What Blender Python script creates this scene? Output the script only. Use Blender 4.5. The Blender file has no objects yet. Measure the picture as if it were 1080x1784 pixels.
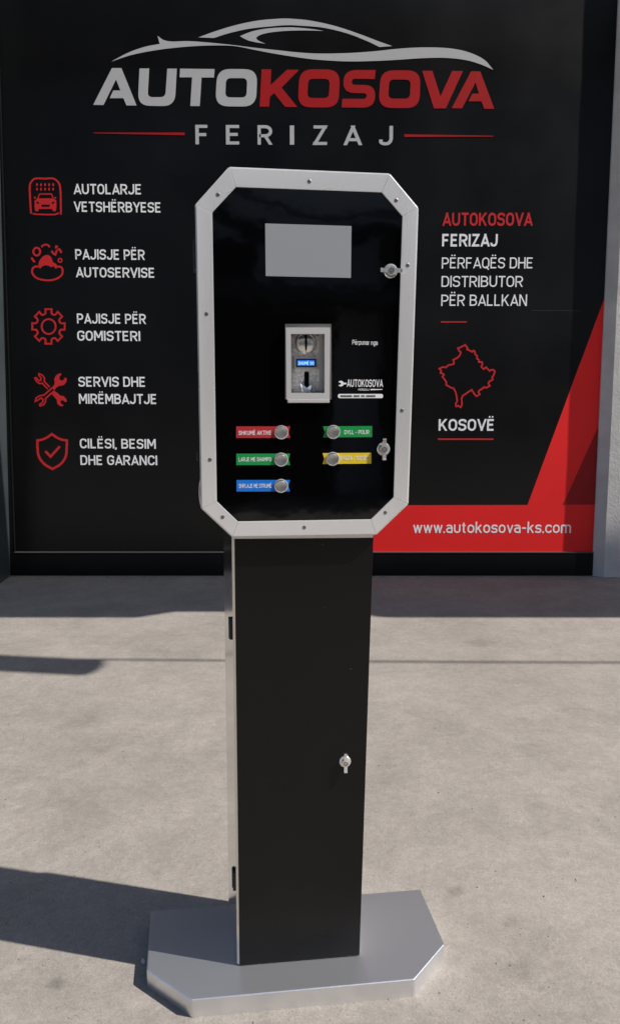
import bpy, bmesh, math, random
from mathutils import Vector, Matrix, noise as mnoise
R = math.radians
rnd = random.Random(7)
scn = bpy.context.scene
col = scn.collection

# ---------------------------------------------------------------- camera
FOC, PITCH, CAMZ = 1300.0, 7.6, 1.4
cd = bpy.data.cameras.new('camera')
cam = bpy.data.objects.new('camera', cd); col.objects.link(cam)
cd.sensor_fit = 'VERTICAL'; cd.sensor_height = 36; cd.lens = 36*FOC/1784
cd.clip_start = .05; cd.clip_end = 500
cam.location = (0, 0, CAMZ); cam.rotation_euler = (R(90-PITCH), 0, 0)
scn.camera = cam
# ---------------------------------------------------------------- light
SUN_EL, SUN_AZ = 50.0, 13.0          # sun to the right, a little on the camera's side
w = bpy.data.worlds.new('World'); scn.world = w; w.use_nodes = True
nt = w.node_tree; bg = nt.nodes['Background']
sky = nt.nodes.new('ShaderNodeTexSky'); sky.sky_type = 'NISHITA'; sky.sun_disc = False
sky.sun_elevation = R(SUN_EL); sky.sun_rotation = R(90+SUN_AZ)
nt.links.new(sky.outputs[0], bg.inputs[0]); bg.inputs[1].default_value = .09
sl = bpy.data.lights.new('sun', 'SUN'); sl.energy = 4.1; sl.angle = R(.55); sl.color = (1, .955, .90)
sun = bpy.data.objects.new('sun', sl); col.objects.link(sun)
ts = Vector((math.cos(R(SUN_EL))*math.cos(R(SUN_AZ)), -math.cos(R(SUN_EL))*math.sin(R(SUN_AZ)), math.sin(R(SUN_EL))))
sun.rotation_euler = ts.to_track_quat('Z', 'Y').to_euler(); sun.location = ts*30
vs = scn.view_settings
vs.view_transform = 'Standard'; vs.look = 'None'; vs.gamma = 1; vs.exposure = .86; vs.use_curve_mapping = False

# ---------------------------------------------------------------- pixel of the photograph -> point on a plane
_p = R(PITCH)
FW = Vector((0, math.cos(_p), -math.sin(_p))); UP = Vector((0, math.sin(_p), math.cos(_p))); RT = Vector((1, 0, 0))
CAM = Vector((0, 0, CAMZ))
def ray(x, y): return FW*FOC + RT*(x-540) - UP*(y-892)
def on_plane(x, y, P, n):
    r = ray(x, y); return CAM + r*((P-CAM).dot(n)/r.dot(n))
WALLY = 6.325
def W(x, y, off=0.0):
    q = on_plane(x, y, Vector((0, WALLY-off, 0)), Vector((0, 1, 0))); return (q.x, q.z)
BT = .047                                            # thickness of the steel foot
KP = on_plane(415, 1683, Vector((0, 0, BT)), Vector((0, 0, 1)))
KQ = on_plane(627, 1665, Vector((0, 0, BT)), Vector((0, 0, 1)))
KYAW = math.atan2(KQ.y-KP.y, KQ.x-KP.x)
KU = Vector((math.cos(KYAW), math.sin(KYAW), 0)); KN = Vector((-KU.y, KU.x, 0))
def K(x, y, off=0.0):                                # local (u, z) on the kiosk's front plane moved 'off' towards the viewer
    q = on_plane(x, y, KP - KN*off, KN); d = q-KP; return (d.dot(KU), q.z)

# ---------------------------------------------------------------- materials
def mat(name, color, rough=.6, metal=0.0, spec=.5, vary=0.0, vscale=8, bump=0.0, bscale=60, stretch=None, coat=0.0, emit=None, rvary=0.0, aniso=0.0):
    m = bpy.data.materials.new(name); m.use_nodes = True
    n = m.node_tree.nodes; l = m.node_tree.links; b = n['Principled BSDF']
    b.inputs['Base Color'].default_value = (*color, 1); b.inputs['Roughness'].default_value = rough
    b.inputs['Metallic'].default_value = metal; b.inputs['Specular IOR Level'].default_value = spec
    b.inputs['Coat Weight'].default_value = coat; b.inputs['Anisotropic'].default_value = aniso
    if emit: b.inputs['Emission Color'].default_value = (*emit[0], 1); b.inputs['Emission Strength'].default_value = emit[1]
    tc = n.new('ShaderNodeTexCoord'); mp = n.new('ShaderNodeMapping'); l.new(tc.outputs['Object'], mp.inputs[0])
    if stretch: mp.inputs['Scale'].default_value = stretch
    if vary or rvary:
        t = n.new('ShaderNodeTexNoise'); t.inputs['Scale'].default_value = vscale; t.inputs['Detail'].default_value = 2 if rvary and metal > .5 else 5
        l.new(mp.outputs[0], t.inputs['Vector'])
        if vary:
            mr = n.new('ShaderNodeMapRange'); mr.interpolation_type = 'SMOOTHSTEP'; mr.inputs[1].default_value = .2; mr.inputs[2].default_value = .8
            mr.inputs[3].default_value = 1-vary; mr.inputs[4].default_value = 1+vary
            mx = n.new('ShaderNodeVectorMath'); mx.operation = 'SCALE'; mx.inputs[0].default_value = color
            l.new(t.outputs[0], mr.inputs[0]); l.new(mr.outputs[0], mx.inputs['Scale']); l.new(mx.outputs[0], b.inputs['Base Color'])
        if rvary:
            m2 = n.new('ShaderNodeMapRange'); m2.interpolation_type = 'SMOOTHSTEP'; m2.inputs[1].default_value = .15; m2.inputs[2].default_value = .85
            m2.inputs[3].default_value = rough-rvary; m2.inputs[4].default_value = rough+rvary
            l.new(t.outputs[0], m2.inputs[0]); l.new(m2.outputs[0], b.inputs['Roughness'])
    if bump:
        t2 = n.new('ShaderNodeTexNoise'); t2.inputs['Scale'].default_value = bscale; t2.inputs['Detail'].default_value = 4
        bp = n.new('ShaderNodeBump'); bp.inputs['Strength'].default_value = bump; bp.inputs['Distance'].default_value = .004
        l.new(mp.outputs[0], t2.inputs['Vector']); l.new(t2.outputs[0], bp.inputs['Height']); l.new(bp.outputs[0], b.inputs['Normal'])
    return m

M = {}
M['steel'] = mat('brushed_steel', (.92, .912, .90), .31, .56, .5, vary=.045, vscale=7, bump=0, bscale=500, stretch=(.12, 1, 1), rvary=.08)
M['steel_v'] = mat('brushed_steel_upright', (.92, .912, .90), .31, .56, .5, vary=.045, vscale=7, bump=0, bscale=500, stretch=(1, 1, .12), rvary=.08)
M['foot'] = mat('brushed_steel_foot', (.78, .79, .815), .29, .90, .5)
M['side'] = mat('polished_steel_side', (.70, .69, .67), .16, 1, .5, vary=.05, vscale=9, bump=.15, bscale=4)
M['chrome'] = mat('chromed_metal', (.86, .85, .83), .26, .8, rvary=.05, vscale=40)
M['screw'] = mat('screw_metal', (.32, .31, .30), .35, .9)
M['bezel'] = mat('bezel_steel', (.80, .79, .77), .3, .5, bump=.04, bscale=300)
M['cast'] = mat('cast_zinc', (.72, .72, .70), .5, .35, vary=.35, vscale=170, bump=.45, bscale=420)
M['cap'] = mat('satin_button_metal', (.62, .61, .60), .3, .92, bump=.1, bscale=300)
M['glass'] = mat('black_acrylic', (.0012, .0012, .0014), .05, 0, .5, bump=.35, bscale=3.5)
M['door'] = mat('black_powder_coat', (.0032, .0032, .0036), .31, 0, .30, vary=.08, vscale=3, bump=.02, bscale=500, rvary=.10)
M['black'] = mat('black_plastic', (.008, .008, .009), .5)
M['hole'] = mat('dark_gap', (.002, .002, .002), .9, spec=.1)
M['screen'] = mat('matt_grey_screen', (.29, .30, .32), .35, 0, .5, vary=.03, vscale=3)
M['lcd'] = mat('lcd_blue', (.01, .06, .35), .2, emit=((.02, .17, .75), .42))
M['lcdtext'] = mat('lcd_text', (.3, .6, .9), .4, emit=((.35, .7, 1), .7))
M['l_red'] = mat('label_red', (.42, .022, .03), .4, vary=.04)
M['l_green'] = mat('label_green', (.004, .26, .055), .4, vary=.04)
M['l_blue'] = mat('label_blue', (.004, .16, .62), .4, vary=.04)
M['l_yellow'] = mat('label_yellow', (.72, .52, .008), .4, vary=.04)
M['l_white'] = mat('print_white', (.78, .78, .78), .45)
M['ink'] = mat('print_black', (.01, .01, .01), .5)
M['panel'] = mat('satin_black_film', (.0022, .0024, .0027), .33, 0, .34, vary=.12, vscale=1.2, bump=.12, bscale=1.3, rvary=.07)
M['rail'] = mat('black_rail_paint', (.0035, .0038, .0042), .5, 0, .22, vary=.2, vscale=5)
M['rail_edge'] = mat('rail_highlight_and_scuff', (.09, .09, .09), .4, .3)  # pale tone paints the rail edge's highlight; also used for the film scuff
M['silver'] = mat('silver_vinyl', (.55, .555, .56), .42, .1, vary=.03, vscale=2, bump=.02, bscale=5)  # silver print, its grey also carrying the dimmer light of the upper wall
M['vred'] = mat('red_vinyl_logo_shaded', (.42, .012, .014), .5, 0, .2, vary=.04, vscale=3)  # darker than the band: shade of the upper wall put into the colour
M['ired'] = mat('red_vinyl_icons', (.60, .026, .030), .5, 0, .2, vary=.05, vscale=3)
M['bred'] = mat('red_vinyl_band', (.86, .024, .024), .5, 0, .2, vary=.035, vscale=1.5, bump=.02, bscale=4)
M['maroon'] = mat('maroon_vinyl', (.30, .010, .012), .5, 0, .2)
M['vwhite'] = mat('white_vinyl', (.92, .92, .92), .45, vary=.02)
M['plaster'] = mat('rough_plaster', (.52, .50, .485), .85, vary=.13, vscale=5, bump=.6, bscale=55)
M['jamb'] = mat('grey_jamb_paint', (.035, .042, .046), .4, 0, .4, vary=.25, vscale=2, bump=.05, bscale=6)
M['facade'] = mat('grey_facade', (.16, .16, .165), .85, vary=.1, vscale=2, bump=.2, bscale=30)
M['dark_facade'] = mat('dark_facade', (.05, .05, .052), .7, vary=.2, vscale=1)
M['pale_facade'] = mat('pale_facade', (.66, .66, .68), .8, vary=.1, vscale=1)
M['roof'] = mat('shade_slab_metal', (.25, .25, .26), .5, .3)  # for the added slab above the frame
M['window'] = mat('window_glass', (.02, .022, .025), .08)
M['pebble'] = mat('grit', (.16, .14, .12), .8, vary=.5, vscale=400)
M['paper'] = mat('paper', (.75, .74, .70), .7)

def concrete():
    m = bpy.data.materials.new('worn_concrete'); m.use_nodes = True
    n = m.node_tree.nodes; l = m.node_tree.links; b = n['Principled BSDF']
    b.inputs['Specular IOR Level'].default_value = .25
    tc = n.new('ShaderNodeTexCoord')
    def ns(scale, det=6, rough=.55, dist=0, sc=(1, 1, 1), loc=(0, 0, 0)):
        mp = n.new('ShaderNodeMapping'); mp.inputs['Scale'].default_value = sc; mp.inputs['Location'].default_value = loc
        t = n.new('ShaderNodeTexNoise'); t.inputs['Scale'].default_value = scale; t.inputs['Detail'].default_value = det
        t.inputs['Roughness'].default_value = rough; t.inputs['Distortion'].default_value = dist
        l.new(tc.outputs['Object'], mp.inputs[0]); l.new(mp.outputs[0], t.inputs['Vector']); return t.outputs[0]
    def mr(src, a, b_, c, d):
        r = n.new('ShaderNodeMapRange'); 
        for i, v in enumerate((a, b_, c, d)): r.inputs[i+1].default_value = v
        l.new(src, r.inputs[0]); return r.outputs[0]
    def mul(a, b_):
        k = n.new('ShaderNodeMath'); k.operation = 'MULTIPLY'; l.new(a, k.inputs[0]); l.new(b_, k.inputs[1]); return k.outputs[0]
    ramp = n.new('ShaderNodeValToRGB'); e = ramp.color_ramp.elements
    e[0].position = .36; e[0].color = (.203, .183, .162, 1); e[1].position = .66; e[1].color = (.243, .220, .195, 1)
    l.new(ns(1.6, 7, .6, .4), ramp.inputs[0])
    f1 = mr(ns(5.5, 9, .72, .8), .36, .64, .89, 1.06)         # smudges
    f2 = mr(ns(95, 4, .62, 2.2), .36, .64, .84, 1.13)                       # trowel grain
    f3 = mr(ns(30, 5, .65, 1.0), .38, .62, .93, 1.06)
    vo = n.new('ShaderNodeTexVoronoi'); vo.inputs['Scale'].default_value = 62; vo.inputs['Randomness'].default_value = 1
    l.new(tc.outputs['Object'], vo.inputs['Vector'])
    pit = mr(vo.outputs['Distance'], .03, .10, 0, 1)                        # pits where a mask lets them
    pm = mr(ns(9, 3, .5, 0, loc=(5, 2, 0)), .50, .58, 1, 0)
    mxp = n.new('ShaderNodeMath'); mxp.operation = 'MAXIMUM'; l.new(pit, mxp.inputs[0]); l.new(pm, mxp.inputs[1])
    f4 = mr(mxp.outputs[0], 0, 1, .45, 1)
    dk = mr(ns(2.3, 4, .55, .3, loc=(3, 7, 1)), .60, .74, 1, .88)           # larger darker stains
    f = mul(mul(mul(f1, f2), mul(f3, f4)), dk)
    wob = ns(26, 4, .6, .5)
    for px_, py_, r_, k_ in ((98, 1715, .020, .72), (795, 1553, .028, .78), (893, 1608, .030, .84), (838, 1120, .10, .86), (905, 1690, .04, .88), (150, 1255, .10, .90), (1000, 1235, .08, .90)):
        q = on_plane(px_, py_, Vector((0, 0, 0)), Vector((0, 0, 1)))
        dd = n.new('ShaderNodeVectorMath'); dd.operation = 'DISTANCE'; dd.inputs[1].default_value = (q.x, q.y, 0); l.new(tc.outputs['Object'], dd.inputs[0])
        aa = n.new('ShaderNodeMath'); aa.operation = 'MULTIPLY_ADD'; aa.inputs[1].default_value = r_*2.2; l.new(wob, aa.inputs[0]); l.new(dd.outputs['Value'], aa.inputs[2])
        f = mul(f, mr(aa.outputs[0], r_*1.5, r_*2.3, k_, 1))
    s = n.new('ShaderNodeVectorMath'); s.operation = 'SCALE'; l.new(ramp.outputs[0], s.inputs[0]); l.new(f, s.inputs['Scale'])
    l.new(s.outputs[0], b.inputs['Base Color'])
    b.inputs['Roughness'].default_value = .82
    b1 = n.new('ShaderNodeBump'); b1.inputs['Strength'].default_value = .5; b1.inputs['Distance'].default_value = .0025
    hm = mul(f2, f4); l.new(hm, b1.inputs['Height'])
    b2 = n.new('ShaderNodeBump'); b2.inputs['Strength'].default_value = .35; b2.inputs['Distance'].default_value = .01
    l.new(ns(11, 5, .6, .5), b2.inputs['Height']); l.new(b2.outputs[0], b1.inputs['Normal']); l.new(b1.outputs[0], b.inputs['Normal'])
    return m
M['concrete'] = concrete()

# ---------------------------------------------------------------- helpers
def tag(o, label=None, cat=None, kind=None, group=None):
    for k, v in (('label', label), ('category', cat), ('kind', kind), ('group', group)):
        if v: o[k] = v
    return o
def empty(name, loc, rz=0):
    o = bpy.data.objects.new(name, None); o.location = loc; o.rotation_euler = (0, 0, rz); o.empty_display_size = .1; col.objects.link(o); return o
def link(name, me, m, parent=None, smooth=False, label=None):
    o = bpy.data.objects.new(name, me)
    if m and not me.materials: me.materials.append(m)
    col.objects.link(o)
    if parent: o.parent = parent
    if smooth:
        for p in me.polygons: p.use_smooth = True
    if label: o['label'] = label
    return o
def from_bm(name, bm, m, parent=None, smooth=False, label=None):
    bmesh.ops.recalc_face_normals(bm, faces=bm.faces)
    me = bpy.data.meshes.new(name); bm.to_mesh(me); bm.free(); return link(name, me, m, parent, smooth, label)
def bbox(bm, x0, x1, y0, y1, z0, z1, bev=0):
    v = [bm.verts.new(p) for p in ((x0,y0,z0),(x1,y0,z0),(x1,y1,z0),(x0,y1,z0),(x0,y0,z1),(x1,y0,z1),(x1,y1,z1),(x0,y1,z1))]
    fs = [bm.faces.new([v[i] for i in f]) for f in ((0,3,2,1),(4,5,6,7),(0,1,5,4),(1,2,6,5),(2,3,7,6),(3,0,4,7))]
    if bev: bmesh.ops.bevel(bm, geom=list({e for f in fs for e in f.edges}), offset=bev, segments=2, affect='EDGES', profile=.6)
def box(name, x0, x1, y0, y1, z0, z1, m, parent=None, bev=0, label=None):
    bm = bmesh.new(); bbox(bm, x0, x1, y0, y1, z0, z1, bev); return from_bm(name, bm, m, parent, label=label)
def prism(name, poly, y0, y1, m, parent=None, bev=0, segs=2, label=None, caps=(True, True)):   # poly in (u,z); front y0 (nearer), back y1
    bm = bmesh.new()
    a = [bm.verts.new((u, y0, z)) for u, z in poly]; b = [bm.verts.new((u, y1, z)) for u, z in poly]; n = len(poly)
    if caps[0]: bm.faces.new(a)
    if caps[1]: bm.faces.new(b[::-1])
    for i in range(n): bm.faces.new((a[i], b[i], b[(i+1) % n], a[(i+1) % n]))
    if bev:
        ed = [e for e in bm.edges if all(v in a for v in e.verts)]
        bmesh.ops.bevel(bm, geom=ed, offset=bev, segments=segs, affect='EDGES', profile=.6)
    return from_bm(name, bm, m, parent, label=label)
def lathe(name, cu, cz, prof, m, parent=None, seg=40, smooth=True, label=None, sq=None):         # profile (radius, distance towards the viewer)
    bm = bmesh.new(); rings = []
    for r, d in prof:
        rings.append([bm.verts.new((cu+r*math.cos(t), -d, cz+r*math.sin(t))) for t in (2*math.pi*i/seg for i in range(seg))] if r > 1e-6 else [bm.verts.new((cu, -d, cz))])
    for a, b in zip(rings, rings[1:]):
        for i in range(seg):
            j = (i+1) % seg
            q = [a[i % len(a)], a[j % len(a)], b[j % len(b)], b[i % len(b)]]
            q = list(dict.fromkeys(q))
            if len(q) > 2: bm.faces.new(q)
    o = from_bm(name, bm, m, parent, smooth, label)
    if smooth:
        for p in o.data.polygons: p.use_smooth = True
        try: o.data.set_sharp_from_angle(angle=R(35))
        except Exception: pass
    return o
def curve_mesh(cu):
    o = bpy.data.objects.new('tmp', cu); col.objects.link(o)
    bpy.context.view_layer.update()
    me = bpy.data.meshes.new_from_object(o.evaluated_get(bpy.context.evaluated_depsgraph_get()))
    bpy.data.objects.remove(o); bpy.data.curves.remove(cu); me.materials.clear(); return me
def flat(name, loops, off, th, m, parent, label=None):      # filled 2D shape (holes allowed) standing in the (u,z) plane, 'off' towards the viewer
    cu = bpy.data.curves.new('c', 'CURVE'); cu.dimensions = '2D'; cu.fill_mode = 'BOTH'; cu.extrude = th/2
    for lp in loops:
        s = cu.splines.new('POLY'); s.points.add(len(lp)-1)
        for i, (a, b) in enumerate(lp): s.points[i].co = (a, b, 0, 1)
        s.use_cyclic_u = True
    me = curve_mesh(cu)
    me.transform(Matrix.Translation((0, -off-th/2, 0)) @ Matrix.Rotation(R(90), 4, 'X'))
    return link(name, me, m, parent, label=label)
# a plain narrow grotesque drawn as strokes: glyph = (width, strokes); a stroke is (points, corner radius, closed)
def _glyphs():
    g = {}; r = .30
    def a(ch, w, *st): g[ch] = (w, st)
    a('A', .60, ([(0, 0), (.5, 1)], 0, 0), ([(1, 0), (.5, 1)], 0, 0), ([(.17, .24), (.83, .24)], 0, 0))
    a('B', .54, ([(0, .53), (0, 1), (.94, 1), (.94, .53)], [0, 0, r, r], 1), ([(0, 0), (0, .53), (1, .53), (1, 0)], [0, 0, r, r], 1))
    a('C', .53, ([(1, .72), (1, 1), (0, 1), (0, 0), (1, 0), (1, .28)], r, 0))
    a('D', .55, ([(0, 0), (0, 1), (1, 1), (1, 0)], [0, 0, r, r], 1))
    a('E', .48, ([(1, 1), (0, 1), (0, 0), (1, 0)], 0, 0), ([(0, .52), (.88, .52)], 0, 0))
    a('F', .47, ([(1, 1), (0, 1), (0, -.09)], 0, 0), ([(0, .50), (.88, .50)], 0, 0))
    a('G', .55, ([(1, .74), (1, 1), (0, 1), (0, 0), (1, 0), (1, .48), (.55, .48)], [0, r, r, r, r, 0, 0], 0))
    a('H', .56, ([(0, -.09), (0, 1.09)], 0, 0), ([(1, -.09), (1, 1.09)], 0, 0), ([(0, .52), (1, .52)], 0, 0))
    a('I', 0, ([(.5, -.09), (.5, 1.09)], 0, 0))
    a('J', .46, ([(1, 1.09), (1, 0), (0, 0), (0, .26)], r, 0))
    a('K', .57, ([(0, -.09), (0, 1.09)], 0, 0), ([(.02, .33), (.98, 1.12)], 0, 0), ([(.32, .62), (1.02, -.12)], 0, 0))
    a('L', .46, ([(0, 1.09), (0, 0), (1, 0)], 0, 0))
    a('M', .70, ([(0, -.09), (0, 1.09)], 0, 0), ([(1, -.09), (1, 1.09)], 0, 0), ([(.03, 1.1), (.5, .26)], 0, 0), ([(.97, 1.1), (.5, .26)], 0, 0))
    a('N', .58, ([(0, -.09), (0, 1.09)], 0, 0), ([(1, -.09), (1, 1.09)], 0, 0), ([(.02, 1.1), (.98, -.1)], 0, 0))
    a('O', .56, ([(0, 1), (1, 1), (1, 0), (0, 0)], r, 1))
    a('P', .53, ([(0, -.09), (0, 1), (1, 1), (1, .42), (0, .42)], [0, 0, r, r, 0], 0))
    a('Q', .56, ([(0, 1), (1, 1), (1, 0), (0, 0)], r, 1), ([(.55, .14), (1.02, -.2)], 0, 2))
    a('R', .55, ([(0, -.09), (0, 1), (1, 1), (1, .45), (0, .45)], [0, 0, r, r, 0], 0), ([(.52, .45), (1.02, -.1)], 0, 0))
    a('S', .52, ([(1, .76), (1, 1), (0, 1), (0, .52), (1, .52), (1, 0), (0, 0), (0, .24)], .26, 0))
    a('T', .52, ([(0, 1), (1, 1)], 0, 3), ([(.5, 1), (.5, -.09)], 0, 0))
    a('U', .56, ([(0, 1.09), (0, 0), (1, 0), (1, 1.09)], r, 0))
    a('V', .58, ([(0, 1), (.5, 0)], 0, 0), ([(1, 1), (.5, 0)], 0, 0))
    a('Y', .56, ([(0, 1.02), (.5, .42)], 0, 0), ([(1, 1.02), (.5, .42)], 0, 0), ([(.5, .48), (.5, -.09)], 0, 0))
    a('W', .82, ([(0, 1), (.26, 0)], 0, 0), ([(.26, 0), (.5, 1)], 0, 0), ([(.5, 1), (.74, 0)], 0, 0), ([(.74, 0), (1, 1)], 0, 0))
    a('Z', .52, ([(.03, 1), (.97, 1)], 0, 3), ([(0, 0), (1, 0)], 0, 3), ([(.93, 1), (.06, 0)], 0, 0))
    a('0', .52, ([(0, 1), (1, 1), (1, 0), (0, 0)], r, 1)); a('1', .24, ([(1, -.09), (1, 1), (0, .8)], 0, 0))
    a('-', .26, ([(0, .42), (1, .42)], 0, 3)); a('/', .34, ([(0, -.02), (1, 1.02)], 0, 0))
    a(',', 0, ([(.5, .04), (.3, -.22)], 0, 2)); a('.', 0, ([(.5, -.09), (.5, .09)], 0, 0))
    x = .70
    a('o', .48, ([(0, x), (1, x), (1, 0), (0, 0)], .24, 1)); a('c', .44, ([(1, .52), (1, x), (0, x), (0, 0), (1, 0), (1, .18)], .24, 0))
    a('e', .47, ([(0, .36), (1, .36), (1, x), (0, x), (0, 0), (1, 0), (1, .14)], [0, 0, .24, .24, .24, .24, 0], 0))
    a('a', .45, ([(.05, .60), (.05, x), (1, x), (1, -.09)], [0, .2, .22, 0], 0), ([(1, .42), (0, .42), (0, 0), (1, 0)], [0, .2, .2, 0], 0))
    a('u', .46, ([(0, x+.09), (0, 0), (1, 0), (1, x+.09)], [0, .24, .2, 0], 0)); a('n', .46, ([(0, -.09), (0, x), (1, x), (1, -.09)], [0, .1, .24, 0], 0))
    a('m', .78, ([(0, -.09), (0, x), (.5, x), (.5, -.09)], [0, .1, .2, 0], 0), ([(.5, x-.12), (.5, x), (1, x), (1, -.09)], [0, 0, .2, 0], 0))
    a('r', .28, ([(0, -.09), (0, x), (1, x)], [0, .2, 0], 0)); a('s', .42, ([(1, .56), (1, x), (0, x), (0, .36), (1, .36), (1, 0), (0, 0), (0, .15)], .17, 0))
    a('t', .28, ([(.4, .98), (.4, 0), (1, 0)], [0, .18, 0], 0), ([(-.1, x), (1, x)], 0, 0)); a('i', 0, ([(.5, -.09), (.5, x+.05)], 0, 0), ([(.5, .92), (.5, 1.1)], 0, 0))
    a('k', .46, ([(0, -.09), (0, 1.09)], 0, 0), ([(.05, .28), (.95, x+.06)], 0, 0), ([(.36, .46), (1, -.08)], 0, 0))
    a('v', .46, ([(0, x+.05), (.5, 0)], 0, 0), ([(1, x+.05), (.5, 0)], 0, 0))
    a('w', .70, ([(0, x+.05), (.26, 0)], 0, 0), ([(.26, 0), (.5, x+.05)], 0, 0), ([(.5, x+.05), (.74, 0)], 0, 0), ([(.74, 0), (1, x+.05)], 0, 0))
    a('p', .46, ([(0, -.34), (0, x+.05)], 0, 2), ([(0, x), (1, x), (1, 0), (0, 0)], [0, .24, .24, 0], 1)); a('g', .46, ([(1, x), (0, x), (0, 0), (1, 0)], [0, .24, .24, 0], 1), ([(1, x), (1, -.32), (.05, -.32)], [0, .2, 0], 2))
    for u_, b_ in (('Ë', 'E'), ('ë', 'e')): g[u_] = g[b_]
    return g
GLY = _glyphs()
def clip_y(poly, y, keep_below):
    out = []
    for i, p in enumerate(poly):
        q = poly[(i+1) % len(poly)]; ip = (p[1] <= y) == keep_below or p[1] == y; iq = (q[1] <= y) == keep_below or q[1] == y
        if ip: out.append(p)
        if ip != iq: t = (y-p[1])/(q[1]-p[1]); out.append((p[0]+(q[0]-p[0])*t, y))
    return out
def text(name, s, mp, x0, x1, yb0, yb1, ht, off, th, m, parent, bold=.02, space=1.0, label=None):
    """lettering whose ink runs from pixel column x0 to x1 on the baseline yb0..yb1 with capitals ht pixels tall"""
    sw = .148+bold*.9; gap = .105*space
    pieces = []; x = 0; word = 0
    for ch in s:
        if ch == ' ': x += .34*max(1, space); word += 1; continue
        w, st = GLY[ch]; h = sw/2; W_ = w if w else 0
        f = lambda p: (x+h+p[0]*W_ if w else x+h+(p[0]-.5)*.4, h+p[1]*(1-sw))
        for pts, r, mode in st:
            P = [f(p) for p in pts]
            closed = mode == 1
            if r:
                rr = [q*1.0 for q in r] if isinstance(r, list) else [r]*len(P)
                if closed: P = rounded(P, rr, 7, .75)
                else: P = [P[0]]+rounded(P, rr, 7, .75)[(1 if rr[0] == 0 else 8):(-1 if rr[-1] == 0 else -8)]+[P[-1]]
            P2 = [P[0]]
            for q in P[1:]:
                if math.hypot(q[0]-P2[-1][0], q[1]-P2[-1][1]) > 1e-4: P2.append(q)
            if len(P2) == 2 and mode == 0 and P2[0][0] != P2[1][0] and P2[0][1] != P2[1][1]:
                a_, b_ = Vector(P2[0]), Vector(P2[1]); d_ = (b_-a_).normalized()
                lo, hi = min(a_.y, b_.y), max(a_.y, b_.y)
                e_ = .25
                q = stroke([tuple(a_-d_*(e_ if abs(a_.y-h) < .03 or a_.y > 1-sw or a_.y < .02 else 0)), tuple(b_+d_*(e_ if abs(b_.y-h) < .03 or b_.y > 1-sw or b_.y < .02 else 0))], sw*.95)[0]
                top = 1 if ch.isupper() or ch in '/k' else (.70*(1-sw)+sw)
                if ch == 'k' and b_.y > h+.3: top = .70*(1-sw)+sw
                q = clip_y(clip_y(q, top, True), 0.0, False)
                if ch not in 'VWvw/': 
                    xm0, xm1 = x, x+W_+sw
                if q: pieces.append(('poly', q, word))
            else:
                if mode == 3 : P2 = [(P2[0][0]-h*.7, P2[0][1]), (P2[-1][0]+h*.7, P2[-1][1])]
                L = stroke(P2, sw, closed)
                pieces.append(('ring' if closed else 'strip', L if closed else L[0], word))
        if ch in 'Ëë':
            yy = 1.10 if ch == 'Ë' else .93
            for sx in (.24, .76):
                cx_ = x+h+sx*W_; pieces.append(('poly', [(cx_+.075*math.cos(t*.785+.39), yy+.085+.075*math.sin(t*.785+.39)) for t in range(8)], word))
        x += W_+sw+gap
        if ch in 'LT' : x -= .02
        if ch in 'AVWYvw': x -= .03
    xs = [p[0] for k_, L, w_ in pieces for lp in (L if k_ == 'ring' else [L]) for p in lp]; a, b = min(xs), max(xs)
    o = Vector(mp(x0, yb0)); e = Vector(mp(x1, yb1)); t = Vector((o.x, mp(x0, yb0-ht)[1]))
    def pos(p, d):
        q = o+(e-o)*((p[0]-a)/(b-a))+(t-o)*p[1]; return (q.x, -off-d, q.y)
    res = None
    for wi in range(word+1):
        bm = bmesh.new()
        for n_, (kind_, L, w_) in enumerate(pieces):
            if w_ != wi: continue
            d = th+(n_ % 3)*.00009*(1 if th > .0006 else .4)
            if kind_ == 'poly': bm.faces.new([bm.verts.new(pos(p, d)) for p in L])
            else:
                if kind_ == 'ring': A_, B_ = L
                else: n2 = len(L)//2; A_, B_ = L[:n2], L[:n2-1:-1] if n2 else L
                va = [bm.verts.new(pos(p, d)) for p in A_]; vb = [bm.verts.new(pos(p, d)) for p in B_]
                for i in range(len(va)-(0 if kind_ == 'ring' else 1)):
                    j = (i+1) % len(va); bm.faces.new((va[i], va[j], vb[j], vb[i]))
        if not bm.faces: bm.free(); continue
        ret = bmesh.ops.extrude_face_region(bm, geom=bm.faces[:])
        bmesh.ops.translate(bm, verts=[v for v in ret['geom'] if isinstance(v, bmesh.types.BMVert)], vec=(0, th*.9, 0))
        res = from_bm(name, bm, m, parent, label=label)
    return res
def smooth_path(pts, n=8):
    """closed Catmull-Rom through pts; a third item marks a sharp corner"""
    out = []; N = len(pts)
    for i in range(N):
        p0, p1, p2, p3 = pts[(i-1) % N], pts[i], pts[(i+1) % N], pts[(i+2) % N]
        a, b = Vector(p1[:2]), Vector(p2[:2])
        t1 = (b-a) if len(p1) > 2 else (b-Vector(p0[:2]))/2
        t2 = (b-a) if len(p2) > 2 else (Vector(p3[:2])-a)/2
        if len(p1) > 2 and len(p2) > 2: out.append((a.x, a.y)); continue
        for k in range(n):
            t = k/n; h = (2*t**3-3*t*t+1, t**3-2*t*t+t, -2*t**3+3*t*t, t**3-t*t)
            q = a*h[0]+t1*h[1]+b*h[2]+t2*h[3]; out.append((q.x, q.y))
    return out
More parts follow.
